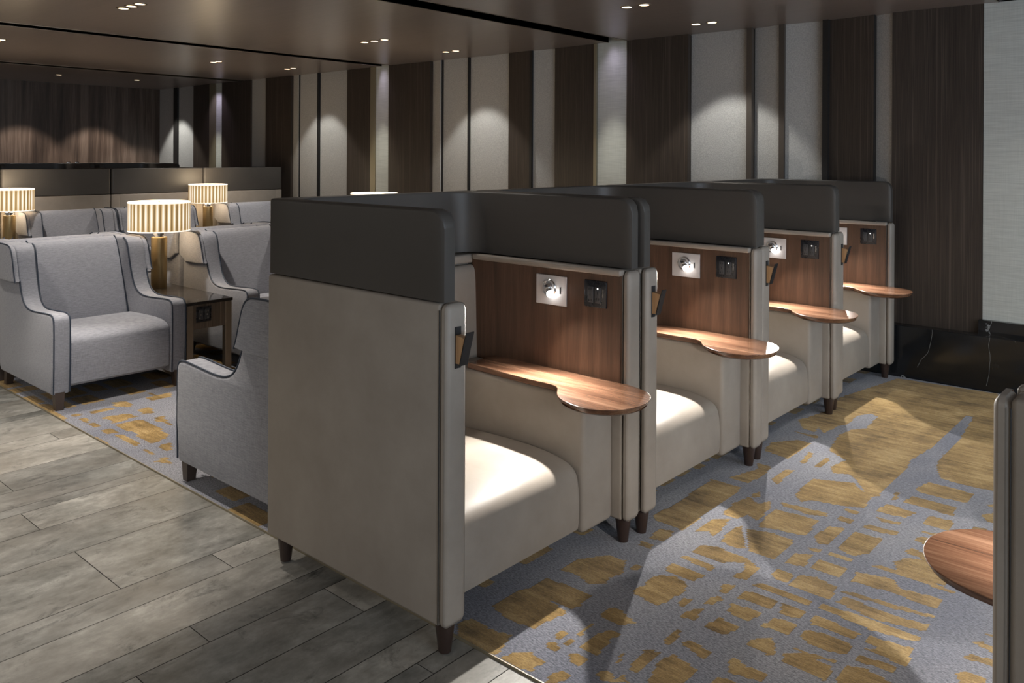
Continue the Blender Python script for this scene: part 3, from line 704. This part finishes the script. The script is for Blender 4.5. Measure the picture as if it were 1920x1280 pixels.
def make_booth(label, loc):
    b = thing('private_booth', label, 'booth seat', loc)
    L = M['leather']
    for y in (0.0, BW - BT):
        bm = new(); box(bm, -BD, -.034, y, y + BT, BZ0, BZ1, .012, 3); obj('side_panel', bm, L, b)
        bm = new(); box(bm, -.036, .0, y + .0005, y + BT - .0005, BZ0 - .002, BZ1 + .001, .024, 5); obj('front_post', bm, L, b)
        bm = new(); tube(bm, [(-.0345, y + (-.0005 if y == 0 else BT + .0005), BZ0 + .01), (-.0345, y + (-.0005 if y == 0 else BT + .0005), BZ1 - .02)], .0016); obj('seam', bm, M['joint'], b)
    bm = new(); box(bm, -BD, -BD + BT, BT - .01, BW - BT + .01, BZ0, BZ1, .012, 3); obj('back_panel', bm, L, b)
    obj('privacy_screen', screen_mesh(), M['leather_dark'], b)
    # backrest: plump, narrower at the top
    bm = new(); extrude_poly(bm, smooth_path([(-.945, .38), (-.86, .38), (-.865, .7), (-.875, 1.04), (-.885, 1.115), (-.93, 1.12), (-.945, 1.1)], 2, True), 'y', .105, 1.055, .03, 4)
    obj('backrest', bm, L, b)
    bm = new(); box(bm, -.946, -.90, .1, BW - BT, 1.125, 1.168, .012, 3); obj('back_ledge', bm, L, b)
    # seat cushion with rolled front edge
    prof = smooth_path([(-.9, .113), (-.084, .113), (-.072, .2), (-.078, .33), (-.10, .385), (-.16, .412), (-.30, .43), (-.6, .425), (-.9, .405)], 2, True)
    bm = new(); extrude_poly(bm, prof, 'y', .104, .842, .035, 5); obj('seat_cushion', bm, L, b)
    # armrest block carrying the table
    bm = new(); box(bm, -.9, -.074, .845, 1.058, .113, .672, .022, 4); obj('armrest', bm, L, b)
    bm = new(); box(bm, -.90, -.035, 1.046, 1.062, .66, 1.146); obj('wood_panel', bm, M['wood'], b, False)
    bm = new(); box(bm, -.895, -.030, 1.036, 1.075, 1.144, 1.171, .008, 3); obj('ledge', bm, L, b)
    # table top
    pts = table_outline(); bm = new()
    extrude_poly(bm, pts, 'z', .672, .697, 0)
    for v in bm.verts:
        if v.co.z < .68 and v.co.x > -.2:
            k = min(1, (v.co.x + .2) / .12); dx, dy = v.co.x - .02, v.co.y - .853
            v.co.x -= dx * .10 * k; v.co.y -= dy * .10 * k
    o = obj('table_top', bm, M['wood_t'], b)
    m = o.modifiers.new('bevel', 'BEVEL'); m.width = .004; m.segments = 3; m.limit_method = 'ANGLE'; m.angle_limit = math.radians(50)
    # underside swell of the round end
    bm = new(); lathe(bm, [(.10, .655), (.155, .664), (.172, .6735)], 40, cx=.02, cy=.853); obj('table_underside', bm, M['wood_t'], b)
    # reading light
    px, pz, py = -.402, 1.048, 1.046
    bm = new(); box(bm, px - .086, px + .086, py - .006, py + .004, pz - .066, pz + .066, .0015, 1); rl = obj('reading_light', bm, M['plate'], b, False)
    bm = new(); lathe(bm, [(.030, -.004), (.033, -.009), (.036, -.009), (.040, -.004)], 32, axis='y', off=(px - .01, py - .003, pz + .008), cap=False); obj('lamp_ring', bm, M['chrome'], rl)
    bm = new(); lathe(bm, [(.003, -.03), (.016, -.026), (.022, -.014), (.024, 0.002)], 24, axis='y', off=(px - .01, py - .004, pz + .010)); obj('lamp_body', bm, M['chrome'], rl)
    bm = new(); tube(bm, [(px - .01, py - .016, pz + .008), (px + .004, py - .026, pz), (px + .013, py - .029, pz - .006)], .0125, 14); obj('lamp_head', bm, M['chrome'], rl)
    bm = new(); t_ = bmesh.new(); bmesh.ops.create_uvsphere(t_, u_segments=16, v_segments=10, radius=.0165); join(bm, t_, Matrix.Translation((px + .016, py - .032, pz - .013))); obj('lamp_lens', bm, M['glow_hot'], rl)
    bm = new(); box(bm, px + .051, px + .056, py - .010, py - .005, pz - .012, pz + .018, .001, 1); obj('switch', bm, M['blackm'], rl, False)
    power_outlet(b, -.158, 1.046, 1.058)
    # coat hook on the left post
    bm = new(); box(bm, -.001, .004, .036, .062, .955, 1.09); h = obj('coat_hook', bm, M['blackm'], b, False, label='black and oak coat hook')
    bm = new(); extrude_poly(bm, [(.004, .972), (.020, .972), (.042, 1.058), (.004, 1.064)], 'y', .037, .061); obj('hook_block', bm, M['hookwood'], h, False)
    bm = new(); extrude_poly(bm, [(.0205, .966), (.0235, .966), (.054, 1.077), (.051, 1.078)], 'y', .036, .072); obj('hook_flap', bm, M['blackm'], h, False)
    for x in (-.055, -BD + .06):
        for y in (.052, BW - .052):
            bm = new(); leg_round(bm, x, y); obj('leg', bm, M['leg'], b)
    return b
ROW = 'leather booths in the near row'
B1 = make_booth('nearest beige leather booth, its full side panel facing the tiled floor', (0, -.003, 0))
B1['group'] = ROW
B1.rotation_euler = (0, 0, -.0)
names = ['second beige leather booth, directly behind the nearest one', 'third beige leather booth, next to last before the marble plinth', 'last beige leather booth of the near row, against the black marble plinth']
boothsY = [1.178, 2.352, 3.524]; bxs = [.012, .0, -.018]
for n, y, x in zip(names, boothsY, bxs): dup(B1, n, (x, y, 0), 0, ROW)
def reading_beam(x, y, sx=1):
    o = Vector((x - .385 * sx, y + (1.046 - .056) * sx, 1.022))
    light('reading_light_beam', 'SPOT', o, 10, (1, .955, .89), aim=o + Vector((.35 * sx, -.85 * sx, -.55)), size=.008, spot=150, blend=.4)
    light('reading_light_beam', 'SPOT', o, 56, (1, .955, .89), aim=o + Vector((.42 * sx, -.85 * sx, -.72)), size=.008, spot=112, blend=.7)
for k, y in enumerate([0] + boothsY): reading_beam(([0] + bxs)[k], y)
# booth opposite, at the right edge of the photograph
reading_beam(1.54, 1.21, -1)
RB = dup(B1, 'beige leather booth at the right edge, only its post and round table tip in view', (1.54, 1.21, 0), PI, None)
if 'group' in RB: del RB['group']
for ch in list(RB.children):
    if ch.name.startswith('privacy_screen'): bpy.data.objects.remove(ch)
def low_screen():
    # this booth carries its screen only on the two sides away from the camera
    bm = new(); box(bm, -BD, -.018, 0, .058, 1.172, 1.472, .014, 3); box(bm, -BD, -BD + .058, .05, BW - .12, 1.172, 1.472, .014, 3); return bm
obj('privacy_screen', low_screen(), M['leather_dark'], RB)
# rear rows of booths
EB = ['rear booth whose back is cut by the left picture edge', 'rear booth with its back behind the leftmost lamp', 'rear booth with its back in the middle, behind the big lamp', 'rear booth at the right end of its row, nearest the far wall']
for n, y in zip(EB, (1.195, 2.363, 3.532, 4.70)): dup(B1, n, (-9.19, y, 0), PI, 'booths whose backs face the armchairs')
HB = ['farthest booth row, left one before the walnut wall', 'farthest booth row, middle one before the walnut wall', 'farthest booth row, right one before the walnut wall']
for i, (n, y) in enumerate(zip(HB, (.55, 1.78, 3.01))):
    o = dup(B1, n, (-10.02, y, .035), 0, 'booths of the farthest row')
bm = new(); box(bm, -11.2, -9.9, .45, 4.3, 0, .036); struct('trim_2', bm, M['joint'])
for k, y in enumerate((1.775, 3.005)):
    for dy in (-.07, .045):
        bm = new(); box(bm, -11.055, -11.0, y + dy, y + dy + .05, 1.49, 1.525, .006, 2)
        tag(obj('screen_clip', bm, M['chrome']), 'small shiny clip on the far booth screens, %s at the %s joint' % (('left' if dy < 0 else 'right'), ('left', 'right')[k]), 'clip')

# ------------------------------------------------------------------ armchair (front at x=0, faces +x, y 0..CW)
CW, CD = .885, .94
ARM = [(-.005, .112), (-.0, .30), (.0, .56), (-.012, .60), (-.05, .618), (-.20, .610), (-.40, .598), (-.50, .615), (-.56, .66), (-.60, .735), (-.635, .84), (-.665, .95), (-.69, .995), (-.74, 1.012)]
def make_chair(label, loc, rz=0):
    c = thing('armchair', label, 'armchair', loc, rz)
    K = M['cloth']
    upper = smooth_path(ARM[1:], 2)
    outline = [(-.02, .112)] + upper + [(-.965, 1.012), (-.99, .98), (-.995, .6), (-.985, .16), (-.96, .112)]
    ta = .11
    for side in (0, 1):
        y0 = 0 if side == 0 else CW - ta; y1 = y0 + ta
        def toe(bm_):
            for v in bm_.verts:
                k = min(1, max(0, (-v.co.x - .30) / .42)); k = k * k * (3 - 2 * k) * .024
                w_ = (v.co.y - y0) / ta if side == 0 else (y1 - v.co.y) / ta
                v.co.y += (k if side == 0 else -k) * max(0, min(1.1, w_))
        bm = new(); extrude_poly(bm, outline, 'y', y0, y1, .014, 3); toe(bm); obj('arm', bm, K, c)
        # wing overlay on the outside
        yo = -.034 if side == 0 else CW - .004; yi = yo + .038
        win = smooth_path([(-.585, .765), (-.61, .80), (-.642, .90), (-.665, .965), (-.70, 1.003), (-.76, 1.016), (-.985, 1.016), (-1.0, .99), (-1.0, .765)], 1, True)
        bm = new(); extrude_poly(bm, win, 'y', yo, yi, .012, 3); wg = obj('wing', bm, K, c)
        bm = new(); ye = yo if side == 0 else yi
        tube(bm, [(p[0] - .003, ye + (.006 if side == 0 else -.006), p[1] + .004) for p in smooth_path([(-.588, .765), (-.605, .80), (-.638, .90), (-.662, .965), (-.70, 1.006), (-.78, 1.014), (-.98, 1.014)], 2)], .0048); obj('piping', bm, M['pipe'], wg)
        for yy in (y0 + .006, y1 - .006):
            bm = new(); pp = [(-.004, .118), (.001, .30)] + upper[:-1]
            pp = [p for p in pp if p[1] < (.80 if (side == 0) == (yy < y0 + .05) else 2)]
            tube(bm, [(p[0] + .001, yy, p[1] + .0025) for p in pp], .0048); toe(bm); obj('piping', bm, M['pipe'], c)
    seat = smooth_path([(-.80, .114), (-.02, .114), (-.012, .25), (-.014, .40), (-.03, .45), (-.10, .478), (-.3, .482), (-.80, .46)], 2, True)
    bm = new(); extrude_poly(bm, seat, 'y', ta - .002, CW - ta + .002, .02, 4); obj('seat', bm, K, c)
    back = smooth_path([(-.63, .40), (-.63, .46), (-.72, .72), (-.81, .94), (-.845, 1.0), (-.885, 1.018), (-.94, 1.012), (-.975, .97), (-.985, .5), (-.97, .12), (-.7, .12)], 2, True)
    bm = new(); extrude_poly(bm, back, 'y', ta - .002, CW - ta + .002, .01, 3); obj('backrest', bm, K, c)
    for yy in (ta + .026, CW - ta - .026):
        bm = new(); tube(bm, [(p[0], yy, p[1]) for p in smooth_path([(-.627, .46), (-.717, .72), (-.807, .94), (-.845, 1.004), (-.885, 1.022)], 2)], .0045); obj('piping', bm, M['pipe'], c)
    for x, sx in ((-.045, 1), (-.92, -1)):
        for y in (.05, CW - .05):
            bm = new(); t_ = bmesh.new()
            a, b_ = .030, .022
            top = [(x - a, y - a), (x + a, y - a), (x + a, y + a), (x - a, y + a)]
            ox = .0 if sx > 0 else -.03
            bot = [(x - b_ + ox + .006 * sx, y - b_), (x + b_ + ox + .006 * sx, y - b_), (x + b_ + ox + .006 * sx, y + b_), (x - b_ + ox + .006 * sx, y + b_)]
            A = [t_.verts.new((*p, .009)) for p in bot]; Bv = [t_.verts.new((*p, .122)) for p in top]
            t_.faces.new(A); t_.faces.new(Bv)
            for i in range(4): t_.faces.new((A[i], A[(i + 1) % 4], Bv[(i + 1) % 4], Bv[i]))
            join(bm, t_); obj('leg', bm, M['legsq'], c, False)
    return c
CA = make_chair('nearest grey armchair on the left, seat facing the camera', (-3.715, .145, 0))
dup(CA, 'grey armchair right of the big table lamp, facing the same way as the nearest', (-3.70, 1.50, 0))
dup(CA, 'grey armchair seen from the side, its back against the nearest booth', (-2.095, 1.03, 0), PI)
dup(CA, 'grey armchair back to back with the nearest armchair, only a wing top showing', (-5.76, 1.03, 0), PI)
dup(CA, 'grey armchair left of the big lamp foot, its wing sides showing', (-5.76, 2.385, 0), PI)
dup(CA, 'grey armchair mostly hidden by the nearest booth, dark wing top showing', (-5.76, 3.35, 0), PI)
dup(CA, 'rear grey armchair beside the leftmost lamp', (-7.08, 1.345, 0))
dup(CA, 'rear grey armchair hidden behind the big lamp shade', (-7.08, 2.305, 0))
dup(CA, 'rear grey armchair right of the far lamp, cut off by the nearest booth', (-7.08, 3.68, 0))

# ------------------------------------------------------------------ side table (front at x=0, y 0..TW)
def make_table(label, loc):
    TW, TD, TH_ = .35, .98, .585
    t = thing('side_table', label, 'side table', loc)
    bm = new(); box(bm, -TD, .008, -.004, TW + .004, TH_ - .022, TH_, .002, 1); obj('table_top', bm, M['marble_t'], t, False)
    bm = new(); box(bm, -TD + .01, -.004, .006, TW - .006, TH_ - .20, TH_ - .022); obj('apron', bm, M['stripe_t'], t, False)
    for x in (-.046, -TD + .006):
        for y in (.0, TW - .05):
            bm = new(); box(bm, x, x + .046, y, y + .05, .007, TH_ - .023, .002, 1); obj('leg', bm, M['champagne'], t, False)
    bm = new(); box(bm, -TD + .03, -.0, .01, TW - .01, .012, .030); obj('base_bar', bm, M['chrome'], t, False)
    # outlet set in the front apron
    bm = new(); box(bm, -.006, .004, .07, .185, .435, .545, .002, 1); p = obj('power_outlet', bm, M['black'], t, False)
    for y in (.085, .132):
        bm = new(); box(bm, .003, .007, y, y + .036, .452, .528, .002, 1); obj('socket', bm, M['socket'], p, False)
    for y, z in ((.095, .51), (.109, .51), (.102, .487), (.142, .51), (.156, .51), (.149, .487), (.095, .465), (.156, .465)):
        bm = new(); box(bm, .0065, .008, y - .002, y + .002, z - .006, z + .006); obj('socket_slot', bm, M['chrome'], p, False)
    return t
TA = make_table('marble-topped side table between the two front armchairs, brass lamp on it', (-3.72, 1.036, 0))
dup(TA, 'rear marble-topped side table under the leftmost lamp', (-7.10, .97, 0))
dup(TA, 'rear marble-topped side table under the far lamp by the booth backs', (-7.10, 3.275, 0))
dup(TA, 'side table hidden behind the nearest booth, under the lamp showing only its top', (-3.72, 3.29, 0))

def make_lamp(label, loc):
    l = thing('table_lamp', label, 'table lamp', loc)
    bm = new(); prof = [(.058, 0), (.060, .004)]
    lathe(bm, [(.058, 0.0), (.060, .004), (.060, .40), (.056, .404)], 32); obj('base', bm, M['brass'], l)
    bm = new(); lathe(bm, [(.036, .404), (.036, .418), (.048, .42), (.048, .436), (.014, .438), (.014, .50)], 32); obj('neck', bm, M['chrome'], l)
    bm = new(); n = 192
    ring = []
    for z in (0, .023, .12, .207, .23):
        ring.append([bm.verts.new(((.23 + .0025 * math.sin(i * PI / 2)) * math.cos(2 * PI * i / n), (.23 + .0025 * math.sin(i * PI / 2)) * math.sin(2 * PI * i / n), z)) for i in range(n)])
    for a, b in zip(ring, ring[1:]):
        for i in range(n): bm.faces.new((a[i], a[(i + 1) % n], b[(i + 1) % n], b[i]))
    sh_ = obj('lamp_shade', bm, M['shade'], l, loc=(0, 0, .452))
    bm = new(); lathe(bm, [(.2335, .0), (.2335, .008), (.229, .009)], 64, cap=False); lathe(bm, [(.2335, .222), (.2345, .232), (.229, .234)], 64, cap=False); obj('rim', bm, M['shade_top'], sh_)
    bm = new(); lathe(bm, [(.228, .226), (.001, .2262)], 64, cap=False); obj('top_diffuser', bm, M['shade_top'], sh_)
    bm = new(); lathe(bm, [(.008, .2262), (.008, .238), (.004, .242)], 16); obj('finial', bm, M['brass'], sh_)
    return l
LA = make_lamp('large pleated-shade brass lamp on the front side table', (-4.55, 1.228, .585))
dup(LA, 'leftmost brass lamp, its pleated shade cut by the picture edge', (-7.88, 1.20, .585))
dup(LA, 'far brass lamp right of the big one, before the booth backs', (-7.88, 3.45, .585))
dup(LA, 'lamp behind the nearest booth, only its glowing top above the screen', (-4.60, 3.45, .585))
for x, y in ((-4.55, 1.228), (-7.88, 1.2), (-7.88, 3.45), (-4.6, 3.45)):
    light('lamp_glow', 'POINT', (x, y, 1.34), 5, (1.0, .78, .5), size=.12)
    light('lamp_glow', 'POINT', (x, y, 1.0), 6, (1.0, .78, .5), size=.08)
